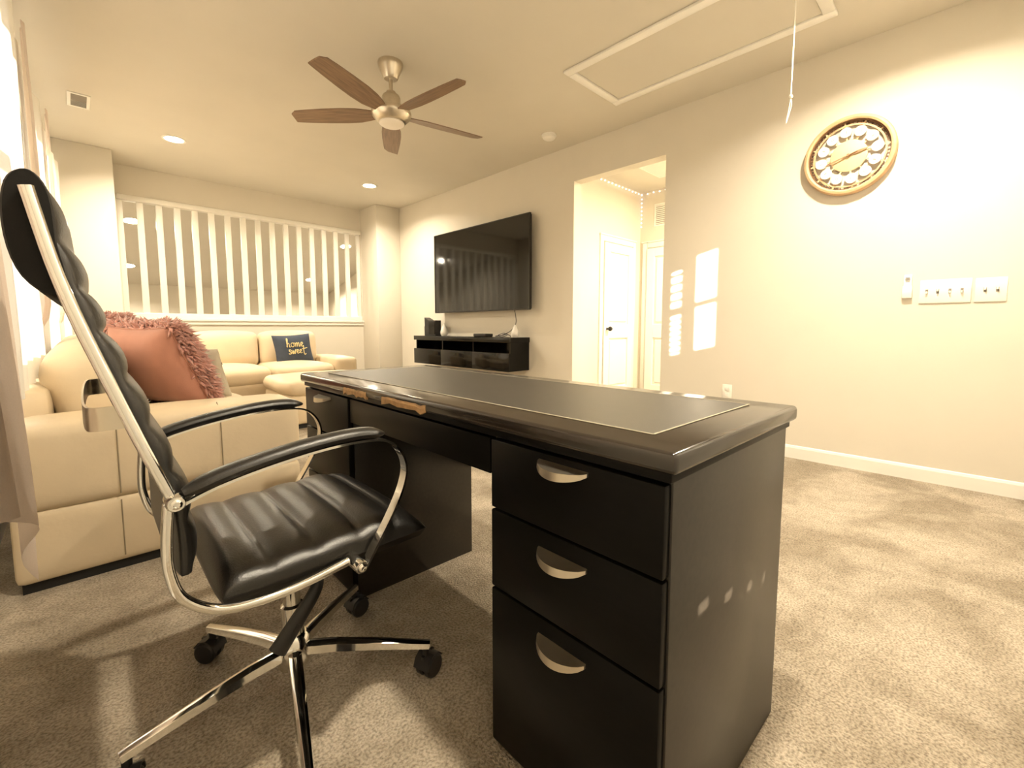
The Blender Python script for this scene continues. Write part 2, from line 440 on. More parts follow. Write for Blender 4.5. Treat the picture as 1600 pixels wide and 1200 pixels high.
# ------------------------------------------------------------------ recessed lights
def can_light(x, y, z, label, power, tilt=0.0, r=0.075, group='recessed ceiling lights'):
    e = empty('recessed_light', (x, y, z)); e.rotation_euler = (tilt, 0, 0); tag(e, label, 'ceiling light', group)
    latheo('trim_ring', 'trim', [(r, -.001), (r + .022, -.001), (r + .02, -.008), (r, -.006), (r, -.001)], e, 28)
    latheo('lens', 'can_glow', [(0, -.0035), (r, -.0035), (r, -.0015), (0, -.0015)], e, 28)
    l = bpy.data.lights.new('lamp', 'AREA'); l.shape = 'DISK'; l.size = r * 1.8; l.energy = power; l.color = WARM; l.spread = R(150)
    o = bpy.data.objects.new('lamp', l); COL.objects.link(o); o.parent = e; o.location = (0, 0, -.012)
    return e
can_light(0.794, 5.49, H, 'glowing recessed ceiling light nearest the windows, left of the ceiling fan', CAN_POWER)
can_light(2.80, 5.51, H, 'glowing recessed ceiling light in the corner above the television', CAN_POWER)
can_light(0.794, 0.33, H, 'recessed ceiling light above the camera corner beside the office chair', CAN_POWER)
can_light(2.80, 0.33, H, 'recessed ceiling light beside the attic hatch near the clock', CAN_POWER * 1.3)
for x, y, lb in ((.707, 8.936, 'recessed light beyond the railing, upper left of the four'), (.774, 10.927, 'recessed light beyond the railing, lower left of the four'), (4.034, 10.982, 'recessed light beyond the railing, lower right of the four'), (3.963, 8.866, 'recessed light beyond the railing, upper right of the four')):
    can_light(x, y, VZ + VS * (GY - y), lb, 48.0, tilt=-math.atan(VS), r=.095, group='recessed lights in the vaulted room')
hl = empty('hall_ceiling_light', (4.75, 1.45, H)); tag(hl, 'flush round ceiling light in the hallway past the opening', 'ceiling light')
latheo('light_base', 'nickel', [(0, 0), (.16, 0), (.16, -.025), (0, -.025)], hl, 28)
latheo('light_shade', 'fanlens', [(.15, -.025), (.14, -.06), (.08, -.085), (0, -.09)], hl, 28)
l = bpy.data.lights.new('hall_lamp', 'AREA'); l.shape = 'DISK'; l.size = .28; l.energy = 98; l.color = (1, .85, .60)
o = bpy.data.objects.new('hall_lamp', l); COL.objects.link(o); o.parent = hl; o.location = (0, 0, -.10)

# ------------------------------------------------------------------ hall doors
def panel_door(name, root_loc, rotz, wdt, label, knob_side):
    """door in local xz plane facing -y, centred on x"""
    e = empty(name, root_loc, rotz); struct(e, label)
    hw = wdt / 2; zt = 1.985
    stile = .11
    bm = bmesh.new()
    for a in ((-hw, -hw + stile, -.035, 0, .01, zt), (hw - stile, hw, -.035, 0, .01, zt), (-hw + stile, hw - stile, -.035, 0, .01, .17), (-hw + stile, hw - stile, -.035, 0, .80, .98), (-hw + stile, hw - stile, -.035, 0, zt - .11, zt)):
        box(bm, *a, bevel=.004, seg=1)
    finish('door_stiles', bm, 'trim', e)
    for z0, z1 in ((.17, .80), (.98, zt - .11)):
        bm = bmesh.new(); box(bm, -hw + stile + .025, hw - stile - .025, -.028, -.004, z0 + .025, z1 - .025, bevel=.012, seg=1); box(bm, -hw + stile, hw - stile, -.012, 0, z0, z1)
        finish('door_panel', bm, 'trim', e)
    bm = bmesh.new()
    for a in ((-hw - .075, -hw - .008, -.02, .0, 0, zt + .08), (hw + .008, hw + .075, -.02, .0, 0, zt + .08), (-hw - .008, hw + .008, -.02, .0, zt + .012, zt + .08)):
        box(bm, *a, bevel=.006, seg=2)
    box(bm, -hw - .085, hw + .085, -.03, .0, zt + .08, zt + .10, bevel=.004, seg=1)
    finish('door_casing', bm, 'trim', e, smooth='auto')
    kx = (hw - .06) * knob_side
    latheo('door_knob', 'plastic', [(0, -.03), (.022, -.03), (.024, -.02), (.012, .0), (.012, .02), (.026, .022), (.03, .04), (.02, .06), (0, .063)], e, 16, Matrix.Translation((kx, -.045, .92)) @ Matrix.Rotation(PI / 2, 4, 'X'))
    return e
panel_door('door_1', (5.04, HY, 0), 0, .66, 'white two-panel hall door on the wall facing the room', -1)
d2 = panel_door('door_2', (HX, 2.78, 0), -PI / 2, .70, 'white two-panel hall door on the end wall', 1)
tubeo('hook', 'nickel', [(0.13, -.03, 1.56), (0.13, -.06, 1.55), (.13, -.075, 1.52), (.13, -.06, 1.49), (.13, -.045, 1.50)], .004, d2, 6)

# string lights in the hall corner
sl = empty('string_lights', (HX - .02, HY - .02, H - .03)); tag(sl, 'string of tiny pinkish bulbs along the hall ceiling corner', 'string lights')
pts_a = [(-1.25 + i * .078, 0, -.005 * math.sin(i * 1.3) ** 2) for i in range(17)]
pts_b = [(0, -.001 - i * .085, -.006 * math.sin(i * 1.7) ** 2) for i in range(11)]
pts_c = [(-.004, -.004, -.06 - i * .052) for i in range(8)]
for nm, pl in (('wire', pts_a), ('wire', pts_b), ('wire', pts_c)): tubeo(nm, 'cord', pl, .0018, sl, 5, 2)
bm = bmesh.new(); bmesh.ops.create_icosphere(bm, subdivisions=1, radius=.011)
b0 = finish('bulb', bm, 'bulb_glow', sl, smooth=True); b0.location = pts_a[0]
for p in pts_a[1:] + pts_b + pts_c:
    c = b0.copy(); COL.objects.link(c); c.parent = sl; c.location = p

# grilles
def grille(name, label, loc, rot, wdt, hgt, nsl, m_in='greymetal', split=False):
    e = empty(name, loc); e.rotation_euler = rot; tag(e, label, 'vent')
    a, b_ = wdt / 2, hgt / 2; f = .022
    bm = bmesh.new()
    for d in ((-a, a, -b_, -b_ + f, 0, .008), (-a, a, b_ - f, b_, 0, .008), (-a, -a + f, -b_ + f, b_ - f, 0, .008), (a - f, a, -b_ + f, b_ - f, 0, .008)): box(bm, *d, bevel=.002, seg=1)
    finish('grille_frame', bm, 'whiteplastic', e)
    boxo('grille_backing', m_in, (-a + f, a - f, -b_ + f, b_ - f, 0, .002), e)
    for i in range(nsl):
        y = -b_ + f + (i + .5) * (hgt - 2 * f) / nsl
        ang = R(40)
        if split and i >= nsl / 2: ang = -R(40)
        bm = bmesh.new(); hw_ = (hgt - 2 * f) / nsl * .42
        box(bm, -a + f, a - f, -hw_, hw_, -.0006, .0006, mtx=Matrix.Translation((0, y, .005)) @ Matrix.Rotation(ang, 4, 'X'))
        finish('slat', bm, 'whiteplastic' if (not split or i < nsl / 2) else 'greymetal', e)  # second half greyed to paint in the shade of turned louvers
    return e
grille('ceiling_register', 'small white ceiling air register near the curtains', (.134, 5.10, H), (PI, 0, 0), .135, .30, 12, split=True)
grille('hall_ceiling_grille', 'large white return grille on the hall ceiling', (4.80, 2.52, H), (PI, 0, PI / 2), .50, .72, 14)
grille('hall_wall_vent', 'small grey vent high on the hall end wall', (HX, 2.97, 2.41), (PI / 2, 0, -PI / 2), .17, .29, 10)

# ------------------------------------------------------------------ railing in the far wall
rl = empty('balcony_railing', (1.84, YF + .05, 1.02)); tag(rl, 'white railing of upright slats filling the far wall opening', 'railing')
x0, x1 = .42 - 1.84, 3.255 - 1.84
boxo('sill', 'rail', (x0, x1 + .03, -.085, .07, -.005, .022), rl, bevel=.005)
boxo('sill_moulding', 'rail', (x0, x1 + .02, -.068, -.05, -.05, -.005), rl, bevel=.005)
boxo('bottom_rail', 'rail', (x0, x1, -.045, .045, .022, .085), rl, bevel=.005)
boxo('top_rail', 'rail', (x0, x1, -.065, .045, 1.345, 1.40), rl, bevel=.006)
nb = 17
for i in range(nb):
    x = x0 + .025 + i * (x1 - x0 - .05) / (nb - 1)
    hw_ = .031 if 0 < i < nb - 1 else .024
    boxo('baluster', 'rail', (x - hw_, x + hw_, -.022, .022, .085, 1.345), rl, bevel=.003)

# ------------------------------------------------------------------ attic hatch and its cord
ah = empty('attic_hatch', (2.91, 1.40, H)); tag(ah, 'white framed attic hatch in the ceiling', 'attic hatch')
a, b_, f = .335, .742, .062
for nm, d in (('hatch_frame', (-a, -a + f, -b_, b_)), ('hatch_frame', (a - f, a, -b_, b_)), ('hatch_frame', (-a + f, a - f, b_ - f, b_)), ('hatch_frame', (-a + f, a - f, -b_, -b_ + f))):
    boxo(nm, 'trim', (*d, -.018, 0), ah, bevel=.005)
boxo('hatch_panel', 'ceil', (-a + f + .004, a - f - .004, -b_ + f + .004, b_ - f - .004, -.006, 0), ah)
pc = empty('pull_cord', (2.92, .792, H - .006)); tag(pc, 'thin white pull cord hanging from the attic hatch', 'cord')
tubeo('cord', 'cord', [(0, 0, 0), (.001, 0, -.25), (0, .001, -.517)], .0035, pc, 6)
latheo('cord_knot', 'cord', [(0, .012), (.008, .008), (.011, 0), (.008, -.008), (0, -.012)], pc, 12, loc=(0, .001, -.520))
tubeo('cord_loop', 'cord', [(0, .001, -.525), (.004, -.004, -.56), (.005, .004, -.60), (.004, .016, -.648), (.004, .019, -.652), (.002, .014, -.62), (0, .006, -.575), (0, .001, -.53)], .0022, pc, 6)

sm = empty('smoke_detector', (3.30, 2.91, H)); tag(sm, 'round white smoke detector on the ceiling by the hall opening', 'smoke detector')
latheo('detector_base', 'whiteplastic', [(0, 0), (.07, 0), (.07, -.012), (0, -.012)], sm)
latheo('detector_cover', 'whiteplastic', [(.062, -.012), (.06, -.03), (.045, -.042), (.02, -.046), (0, -.046)], sm)

# ------------------------------------------------------------------ ceiling fan
fan = empty('ceiling_fan', (1.654, 2.905, H)); tag(fan, 'five-blade ceiling fan with brushed nickel motor and wooden blades', 'ceiling fan')
latheo('canopy', 'nickel', [(0, 0), (.082, 0), (.085, -.012), (.078, -.035), (.06, -.075), (.05, -.10), (.044, -.108), (.02, -.108), (0, -.108)], fan, 32)
latheo('downrod', 'nickel', [(0, -.10), (.013, -.10), (.013, -.215), (0, -.215)], fan, 14)
latheo('motor_housing', 'nickel', [(0, -.19), (.03, -.19), (.036, -.205), (.055, -.215), (.062, -.23), (.062, -.295), (.085, -.30), (.13, -.315), (.135, -.335), (.13, -.352), (.10, -.385), (.086, -.395), (0, -.395)], fan, 36)
latheo('light_lens', 'fanlens', [(.084, -.393), (.084, -.402), (.07, -.412), (.03, -.418), (0, -.419)], fan, 32)
def blade_mesh():
    bm = bmesh.new()
    prof = [(.10, -.035, .035), (.16, -.052, .052), (.23, -.068, .066), (.33, -.072, .072), (.45, -.068, .070), (.58, -.060, .064), (.655, -.054, .058), (.690, -.050, .030)]
    top, bot = [], []
    for x, a0, a1 in prof:
        z = .0035
        top.append([bm.verts.new((x, a0, z)), bm.verts.new((x, (a0 + a1) / 2, z + .002)), bm.verts.new((x, a1, z))])
        bot.append([bm.verts.new((x, a0, -z)), bm.verts.new((x, (a0 + a1) / 2, -z)), bm.verts.new((x, a1, -z))])
    for i in range(len(prof) - 1):
        for j in range(2):
            bm.faces.new([top[i][j], top[i + 1][j], top[i + 1][j + 1], top[i][j + 1]])
            bm.faces.new([bot[i][j], bot[i][j + 1], bot[i + 1][j + 1], bot[i + 1][j]])
        for s in (0, 2): bm.faces.new([top[i][s], bot[i][s], bot[i + 1][s], top[i + 1][s]])
    for i in (0, -1):
        for j in range(2): bm.faces.new([top[i][j], top[i][j + 1], bot[i][j + 1], bot[i][j]])
    return bm
for k in range(5):
    ang = R(-155 + 72 * k)
    bo = finish('blade', blade_mesh(), 'fanwood', fan)
    bo.matrix_local = Matrix.Translation((0, 0, -.340)) @ Matrix.Rotation(ang, 4, 'Z') @ Matrix.Rotation(R(13), 4, 'X')
    bm = bmesh.new(); box(bm, .07, .17, -.02, .02, .0045, .010, bevel=.002, seg=1)
    finish('blade_bracket', bm, 'nickel', bo)

# ------------------------------------------------------------------ television
TX = XR - .12
tv = empty('television', (XR, 4.27, 1.13)); tag(tv, 'very large black flat-screen television mounted on the wall', 'television')
hw_, hh = .89, 1.03
boxo('tv_body', 'plastic', (-.115, -.075, -hw_ + .01, hw_ - .01, .01, hh - .01), tv, bevel=.006)
bm = bmesh.new(); bz = .008
for d in ((-.125, -.10, -hw_, hw_, 0, bz * 1.6), (-.125, -.10, -hw_, hw_, hh - bz, hh), (-.125, -.10, -hw_, -hw_ + bz, bz * 1.6, hh - bz), (-.125, -.10, hw_ - bz, hw_, bz * 1.6, hh - bz)): box(bm, *d)
finish('bezel', bm, 'tvframe', tv)
boxo('screen', 'screen', (-.121, -.114, -hw_ + bz, hw_ - bz, bz * 1.6, hh - bz), tv)
bm = bmesh.new(); box(bm, -.075, -.02, -.30, -.24, .25, .80); box(bm, -.075, -.02, .24, .30, .25, .80); box(bm, -.02, 0, -.38, .38, .40, .70)
finish('wall_mount', bm, 'plastic', tv)

# floating media console
mc = empty('media_console', (XR, 4.435, .455)); tag(mc, 'gloss black floating media console under the television', 'media console')
D_, hw_ = .33, .945
boxo('top_board', 'gloss', (-D_, 0, -hw_, hw_, .315, .372), mc, bevel=.003)
boxo('shelf_board', 'gloss', (-D_ + .02, 0, -hw_ + .01, hw_ - .01, .185, .20), mc)
boxo('back_board', 'gloss', (-.02, 0, -hw_ + .01, hw_ - .01, .20, .315), mc)
for y in (-hw_ + .008, -.31, .31, hw_ - .028):
    boxo('divider', 'gloss', (-D_ + .035, -.02, y, y + .02, .20, .315), mc)
boxo('lower_box', 'gloss', (-D_ + .02, 0, -hw_ + .01, hw_ - .01, 0, .185), mc)
for i in range(3):
    a = -hw_ + i * (2 * hw_ / 3)
    boxo('flap_door', 'gloss', (-D_, -D_ + .019, a + .002, a + 2 * hw_ / 3 - .002, 0, .20), mc, bevel=.002)
CZ = .455 + .372
# things on the console
gc = empty('game_console', (3.48, 5.14, CZ)); tag(gc, 'black upright game console on the left end of the media console', 'game console')
bm = bmesh.new()
def slab(bm, pts, t0, t1):   # outline in (y,z) extruded along x
    a = [bm.verts.new((t0, y, z)) for y, z in pts]; b2 = [bm.verts.new((t1, y, z)) for y, z in pts]; n = len(pts)
    for i in range(n): bm.faces.new([a[i], a[(i + 1) % n], b2[(i + 1) % n], b2[i]])
    bm.faces.new(a); bm.faces.new(b2[::-1])
slab(bm, [(.13, 0), (.135, .12), (.125, .13), (.13, .245), (.03, .205), (-.13, .205), (-.13, 0)], -.05, .04)
finish('console_body', bm, 'plastic', gc)
boxo('console_front_strip', 'gloss', (-.056, -.048, -.12, .02, .02, .19), gc)
boxo('console_foot', 'plastic', (-.06, .05, -.06, .08, 0, .006), gc)
def vase(x, y, label, s):
    return tag(latheo('vase', 'porcelain', [(0, 0), (.032 * s, 0), (.045 * s, .018 * s), (.05 * s, .045 * s), (.042 * s, .08 * s), (.026 * s, .115 * s), (.016 * s, .14 * s), (.013 * s, .152 * s), (.008 * s, .152 * s), (.010 * s, .13 * s), (0, .12 * s)], None, 24, loc=(x, y, CZ)), label, 'vase', 'small white vases on the media console')
vase(3.47, 4.87, 'small white vase beside the black game console', 1.0)
vase(3.50, 3.57, 'small white vase at the right end of the media console', .92)
sb = empty('streaming_box', (3.45, 4.06, CZ)); tag(sb, 'small flat black box on the media console', 'streaming box')
boxo('box_body', 'plastic', (-.06, .06, -.11, .11, .004, .038), sb, bevel=.006)
boxo('box_base', 'gloss', (-.055, .055, -.10, .10, 0, .004), sb)
tag(tubeo('tv_cable', 'plastic', [(3.60, 3.69, 1.16), (3.59, 3.655, 1.08), (3.56, 3.62, .98), (3.52, 3.66, .90), (3.48, 3.74, .855), (3.46, 3.82, CZ + .008), (3.48, 3.87, CZ + .012), (3.52, 3.80, CZ + .02), (3.50, 3.70, CZ + .035), (3.46, 3.66, CZ + .022), (3.44, 3.72, CZ + .006), (3.45, 3.80, CZ + .018), (3.47, 3.72, CZ + .045), (3.49, 3.645, CZ + .02), (3.48, 3.62, CZ + .006)], .0045, None, 6), 'thin black cable dropping from the television onto the media console', 'cable')

# ------------------------------------------------------------------ clock
ck = empty('wall_clock', (XR, .636, 2.04)); ck.rotation_euler = (0, -PI / 2, 0)
tag(ck, 'large round wooden skeleton wall clock with white disc numerals', 'clock')
# local: z points into the room (-X world), x is world +Z, y is world +Y
RO = .245
latheo('outer_ring', 'clockwood', [(RO - .028, .012), (RO - .028, .05), (RO - .018, .056), (RO - .006, .052), (RO, .04), (RO, .006), (RO - .01, .0), (RO - .028, .012)], ck, 56)
latheo('inner_rim', 'clockdark', [(RO - .038, .0), (RO - .0285, .0), (RO - .0285, .034), (RO - .032, .034), (RO - .038, .004), (RO - .038, .0)], ck, 56)
latheo('thin_ring', 'clockwood', [(.186, .012), (.196, .012), (.196, .02), (.186, .02), (.186, .012)], ck, 48)
latheo('centre_plate', 'clockplate', [(0, .012), (.098, .012), (.098, .02), (.092, .023), (0, .023)], ck, 40)
A0 = R(8)
for i in range(12):
    a = A0 + i * PI / 6
    mt = Matrix.Rotation(a, 4, 'Z')
    bm = bmesh.new(); box(bm, .094, .214, -.0045, .0045, .012, .019, mtx=mt); finish('spoke', bm, 'clockplate', ck)
    bm = bmesh.new(); lathe(bm, [(0, .022), (.031, .022), (.033, .025), (.031, .031), (0, .031)], 20, mt @ Matrix.Translation((.148, 0, 0)))
    dsc = finish('numeral_disc', bm, 'porcelain', ck, smooth='auto')
    bm = bmesh.new(); box(bm, .140, .156, -.0012, .0012, .0312, .0318, mtx=mt @ Matrix.Translation((0, .004 if i % 2 else -.003, 0)))
    if i % 3: box(bm, .140, .156, -.0012, .0012, .0312, .0318, mtx=mt @ Matrix.Translation((0, -.006, 0)))
    finish('numeral_mark', bm, 'slot', dsc)
for i in range(60):
    if i % 5 == 0: continue
    bm = bmesh.new(); box(bm, .196, .210, -.003, .003, .013, .018, mtx=Matrix.Rotation(A0 + i * PI / 30, 4, 'Z'))
    finish('minute_peg', bm, 'clockdark', ck)
def hand(name, ang, ln, tail, wd, z):
    bm = bmesh.new()
    pl = [(-tail, -wd * .5), (-tail * .4, -wd * .35), (ln * .55, -wd), (ln * .75, -wd * .6), (ln, 0), (ln * .75, wd * .6), (ln * .55, wd), (-tail * .4, wd * .35), (-tail, wd * .5)]
    mt = Matrix.Rotation(ang, 4, 'Z')
    a = [bm.verts.new(mt @ Vector((x, y, z))) for x, y in pl]; b2 = [bm.verts.new(mt @ Vector((x, y, z + .003))) for x, y in pl]; n = len(pl)
    for i in range(n): bm.faces.new([a[i], a[(i + 1) % n], b2[(i + 1) % n], b2[i]])
    bm.faces.new(a); bm.faces.new(b2[::-1])
    return finish(name, bm, 'rustic', ck)
hand('hour_hand', math.atan2(-.115, .027), .115, .03, .008, .030)
hand('minute_hand', math.atan2(.10, -.034), .145, .05, .0045, .036)
latheo('hand_hub', 'rustic', [(0, .023), (.009, .023), (.009, .041), (0, .042)], ck, 14)

# switch plates, remote, outlet
def switch_plate(y0, y1, z0, z1, ys, label):
    e = empty('switch_plate', (XR, (y0 + y1) / 2, (z0 + z1) / 2)); tag(e, label, 'light switch', 'white switch plates on the clock wall')
    hw_, hh = (y1 - y0) / 2, (z1 - z0) / 2
    boxo('plate', 'whiteplastic', (-.007, 0, -hw_, hw_, -hh, hh), e, bevel=.004)
    for i, (y, up) in enumerate(ys):
        boxo('toggle_slot', 'slot', (-.0076, -.0065, y - .006, y + .006, -.013, .013), e)
        bm = bmesh.new(); box(bm, -.020, -.006, y - .0042, y + .0042, -.007 + up * .006, .007 + up * .006, bevel=.002, seg=1)
        finish('toggle', bm, 'whiteplastic', e)
    return e
switch_plate(.024, .246, 1.08, 1.219, [(.078, -1), (.030, 1), (-.022, -1), (-.072, -1)], 'wide white four-gang switch plate beside the wall remote')
switch_plate(-.113, .012, 1.08, 1.215, [(.022, 1), (-.026, 1)], 'white two-gang switch plate at the right picture edge')
rm = empty('fan_remote', (XR, .301, 1.115)); tag(rm, 'small white remote in a wall cradle left of the switches', 'remote')
boxo('cradle', 'whiteplastic', (-.022, 0, -.024, .024, 0, .075), rm, bevel=.005)
rmb = boxo('remote_body', 'whiteplastic', (-.019, -.004, -.020, .020, .02, .142), rm, bevel=.006)
for z_, w_ in ((.120, .010), (.113, .012), (.106, .011), (.098, .009)):
    boxo('button', 'plastic', (-.0202, -.0188, -w_, w_, z_, z_ + .003), rmb)
ou = empty('wall_outlet', (XR, 1.335, .43)); tag(ou, 'white wall outlet just above the desk edge', 'outlet')
boxo('outlet_plate', 'whiteplastic', (-.006, 0, -.036, .036, -.06, .06), ou, bevel=.003)
for z_ in (-.024, .024): boxo('receptacle', 'porcelain', (-.008, -.005, -.017, .017, z_ - .015, z_ + .015), ou, bevel=.001)

# ------------------------------------------------------------------ curtains
def curtain(name, m, y0, y1, ztop, zbot, xf, nf, amp, label, group, zb=None, yshift=None):
    nu, nv = max(16, nf * 10), 26
    bm = bmesh.new(); g = []
    for i in range(nu + 1):
        s = i / nu; row = []
        for j in range(nv + 1):
            t = j / nv
            zz = zbot if zb is None else zb(s)
            z_ = ztop + (zz - ztop) * t
            y = y0 + (y1 - y0) * s + (yshift(s, t) if yshift else 0)
            x = xf(s, t) + amp * (0.6 + .4 * t) * math.sin(s * nf * 2 * PI + .5 * math.sin(t * 3)) + .006 * math.sin(t * 7 + s * 9)
            row.append(bm.verts.new((x, y, z_)))
        g.append(row)
    for i in range(nu):
        for j in range(nv): bm.faces.new([g[i][j], g[i + 1][j], g[i + 1][j + 1], g[i][j + 1]])
    o = finish(name, bm, m, None, smooth=True)
    return tag(o, label, 'curtain', group)
GR = 'curtains on the window wall'
def sm_(a, b_, x):
    x = max(0.0, min(1.0, (x - a) / (b_ - a))); return x * x * (3 - 2 * x)
def drop(x0, x1):      # hangs straight, then tucks in behind the sofa back
    return lambda s, t: (x0 + (x1 - x0) * s) * (1 - sm_(.70, .872, t)) - .240 * sm_(.70, .872, t)
def hang(x0, x1): return lambda s, t: x0 + (x1 - x0) * s
curtain('curtain', 'blush', .75, 1.74, 2.46, .28, lambda s, t: -.165 + .055 * t * s, 5, .022, 'blush curtain in shade at the left picture edge beside the sofa arm', GR, zb=lambda s: .56 - .31 * s ** 6)
curtain('curtain', 'sheer', 1.76, 3.45, 2.46, .712, hang(-.150, -.130), 6, .018, 'glowing sheer white curtain nearest the chair back', GR)
curtain('curtain', 'blush', 3.40, 3.68, 2.46, .45, drop(-.100, -.095), 2, .012, 'narrow gathered blush curtain between two glowing sheers', GR)
curtain('curtain', 'sheer', 3.60, 4.70, 2.46, .712, hang(-.140, -.080), 4, .014, 'glowing sheer white curtain in the middle of the window wall', GR)
curtain('curtain', 'blush', 4.62, 4.98, 2.46, .45, drop(-.055, -.050), 2, .010, 'gathered blush curtain beside the far window', GR)
curtain('curtain', 'sheer', 4.90, 6.235, 2.46, .712, hang(-.088, -.020), 5, .012, 'glowing sheer white curtain beside the far pilaster', GR)
rod = empty('curtain_rod', (-.17, 3.3, 2.475)); tag(rod, 'slim white curtain rod above the windows', 'curtain rod')
tubeo('rod', 'whiteplastic', [(0, -2.65, 0), (0, 0, 0), (0, 2.7, 0)], .010, rod, 10)
for y in (-2.5, -.05, 2.5): tubeo('bracket', 'whiteplastic', [(-.13, y, 0), (-.06, y, -.002), (0, y, 0)], .006, rod, 8)

# ------------------------------------------------------------------ sectional sofa
sf = empty('sectional_sofa', (.3, 4.2, 0)); tag(sf, 'large cream leather sectional sofa along the window and far walls', 'sofa')
def sp(name, x0, x1, y0, y1, z0, z1, m='sofa', **k):
    return rboxo(name, m, (x1 - x0, y1 - y0, z1 - z0), ((x0 + x1) / 2 - .3, (y0 + y1) / 2 - 4.2, (z0 + z1) / 2), sf, **k)
YA = 2.256
arm_lo = sp('arm_lower', -.20, .75, YA, YA + .275, .035, .295, r=.022, n=10, bulge=(0, .006, 0))
arm_up = sp('arm_upper', -.20, .755, YA - .012, YA + .285, .288, .60, r=.045, n=12, bulge=(.006, .008, .012), wob=.0015)
for x in (.09, .425):
    tubeo('seam', 'seam', [(x - .3, YA - .021 - 4.2, .31), (x - .3, YA - .0215 - 4.2, .44), (x - .3, YA - .013 - 4.2, .565), (x - .3, YA + .04 - 4.2, .612)], .0022, arm_up, 5)
tubeo('seam', 'seam', [(.09 - .3, YA - .006 - 4.2, .06), (.09 - .3, YA - .0065 - 4.2, .16), (.09 - .3, YA - .005 - 4.2, .28)], .0022, arm_lo, 5)
boxo('plinth', 'foot', (-.185 - .3, .70 - .3, YA + .02 - 4.2, 5.4 - 4.2, .0, .05), sf)
boxo('plinth', 'foot', (.70 - .3, 2.43 - .3, 5.34 - 4.2, 6.18 - 4.2, .0, .05), sf)
sp('back_frame', -.20, -.08, YA + .27, 6.20, .04, .70, r=.04, n=10)
sp('seat_base', -.08, .72, YA + .27, 5.30, .04, .335, r=.03, n=8)
for i in range(3):
    a = 2.535 + i * .92
    sp('seat_cushion', -.06, .76, a, a + .915, .325, .515, r=.07, n=10, bulge=(.01, 0, .025), wob=.003)
for i in range(3):
    a = 2.55 + i * .92
    bm = bmesh.new()
    mt = Matrix.Translation((.035 - .3, a + .45 - 4.2, .665)) @ Matrix.Rotation(R(-10), 4, 'Y')
    rbox(bm, (.24, .90, .40), (0, 0, 0), r=.10, n=12, bulge=(.03, .01, .015), wob=.006, mtx=mt)
    finish('back_cushion', bm, 'sofa', sf, smooth=True)
sp('corner_base', -.08, .84, 5.30, 6.20, .04, .335, r=.03, n=8)
sp('corner_cushion', -.06, .86, 5.30, 6.10, .325, .515, r=.07, n=10, bulge=(0, 0, .025))
sp('far_back_frame', -.08, 2.20, 6.08, 6.22, .04, .62, r=.04, n=10)
sp('far_seat_base', .84, 2.19, 5.30, 6.10, .04, .345, r=.02, n=8)
for a, b_ in ((.87, 1.50), (1.50, 2.185)):
    sp('far_seat_cushion', a, b_, 5.25, 6.08, .335, .515, r=.075, n=12, bulge=(0, .012, .03), wob=.004)
for a, b_ in ((.16, .84), (.855, 1.545), (1.55, 2.215)):
    bm = bmesh.new()
    mt = Matrix.Translation(((a + b_) / 2 - .3, 5.97 - 4.2, .68)) @ Matrix.Rotation(R(-9), 4, 'X')
    rbox(bm, (b_ - a, .23, .41), (0, 0, 0), r=.085, n=12, bulge=(.0, .03, .012), wob=.005, mtx=mt)
    finish('far_back_cushion', bm, 'sofa', sf, smooth=True)
sp('far_arm', 2.188, 2.462, 5.27, 6.21, .04, .578, r=.045, n=12, bulge=(.0, .006, .012))

ot = empty('ottoman', (1.80, 4.70, 0)); tag(ot, 'cream leather ottoman with a puffed top in front of the sofa', 'ottoman')
rboxo('ottoman_base', 'sofa', (.86, .80, .27), (0, 0, .175), ot, r=.03, n=8)
rboxo('ottoman_cushion', 'sofa', (.90, .84, .15), (0, 0, .372), ot, r=.08, n=12, bulge=(.01, .01, .035), wob=.005)
boxo('ottoman_plinth', 'foot', (-.40, .40, -.37, .37, 0, .05), ot)

# ------------------------------------------------------------------ pillows
def pillow_pt(u, v, side, w_, h_, t):
    pin = 1 - .10 * (abs(u) * abs(v)) ** 0 * (1 - abs(u) ** 3 * 0) * 0
    e_ = max(0.0, (1 - u ** 4)) * max(0.0, (1 - v ** 4))
    bow_u = 1 - .07 * (1 - v * v); bow_v = 1 - .07 * (1 - u * u)
    return Vector((side * t / 2 * e_ ** .55, u * w_ / 2 * (bow_u if abs(u) > .0 else 1), v * h_ / 2 * bow_v))
def pillow(bm, w_, h_, t, n=14, sides=(-1, 1), mtx=None):
    g = {}
    for s in sides:
        for i in range(n + 1):
            for j in range(n + 1):
                u = math.sin((i / n * 2 - 1) * PI / 2); v = math.sin((j / n * 2 - 1) * PI / 2)
                p = pillow_pt(u, v, s, w_, h_, t); g[s, i, j] = bm.verts.new(mtx @ p if mtx else p)
        for i in range(n):
            for j in range(n): bm.faces.new([g[s, i, j], g[s, i + 1, j], g[s, i + 1, j + 1], g[s, i, j + 1]])
    bmesh.ops.remove_doubles(bm, verts=bm.verts[:], dist=1e-5)
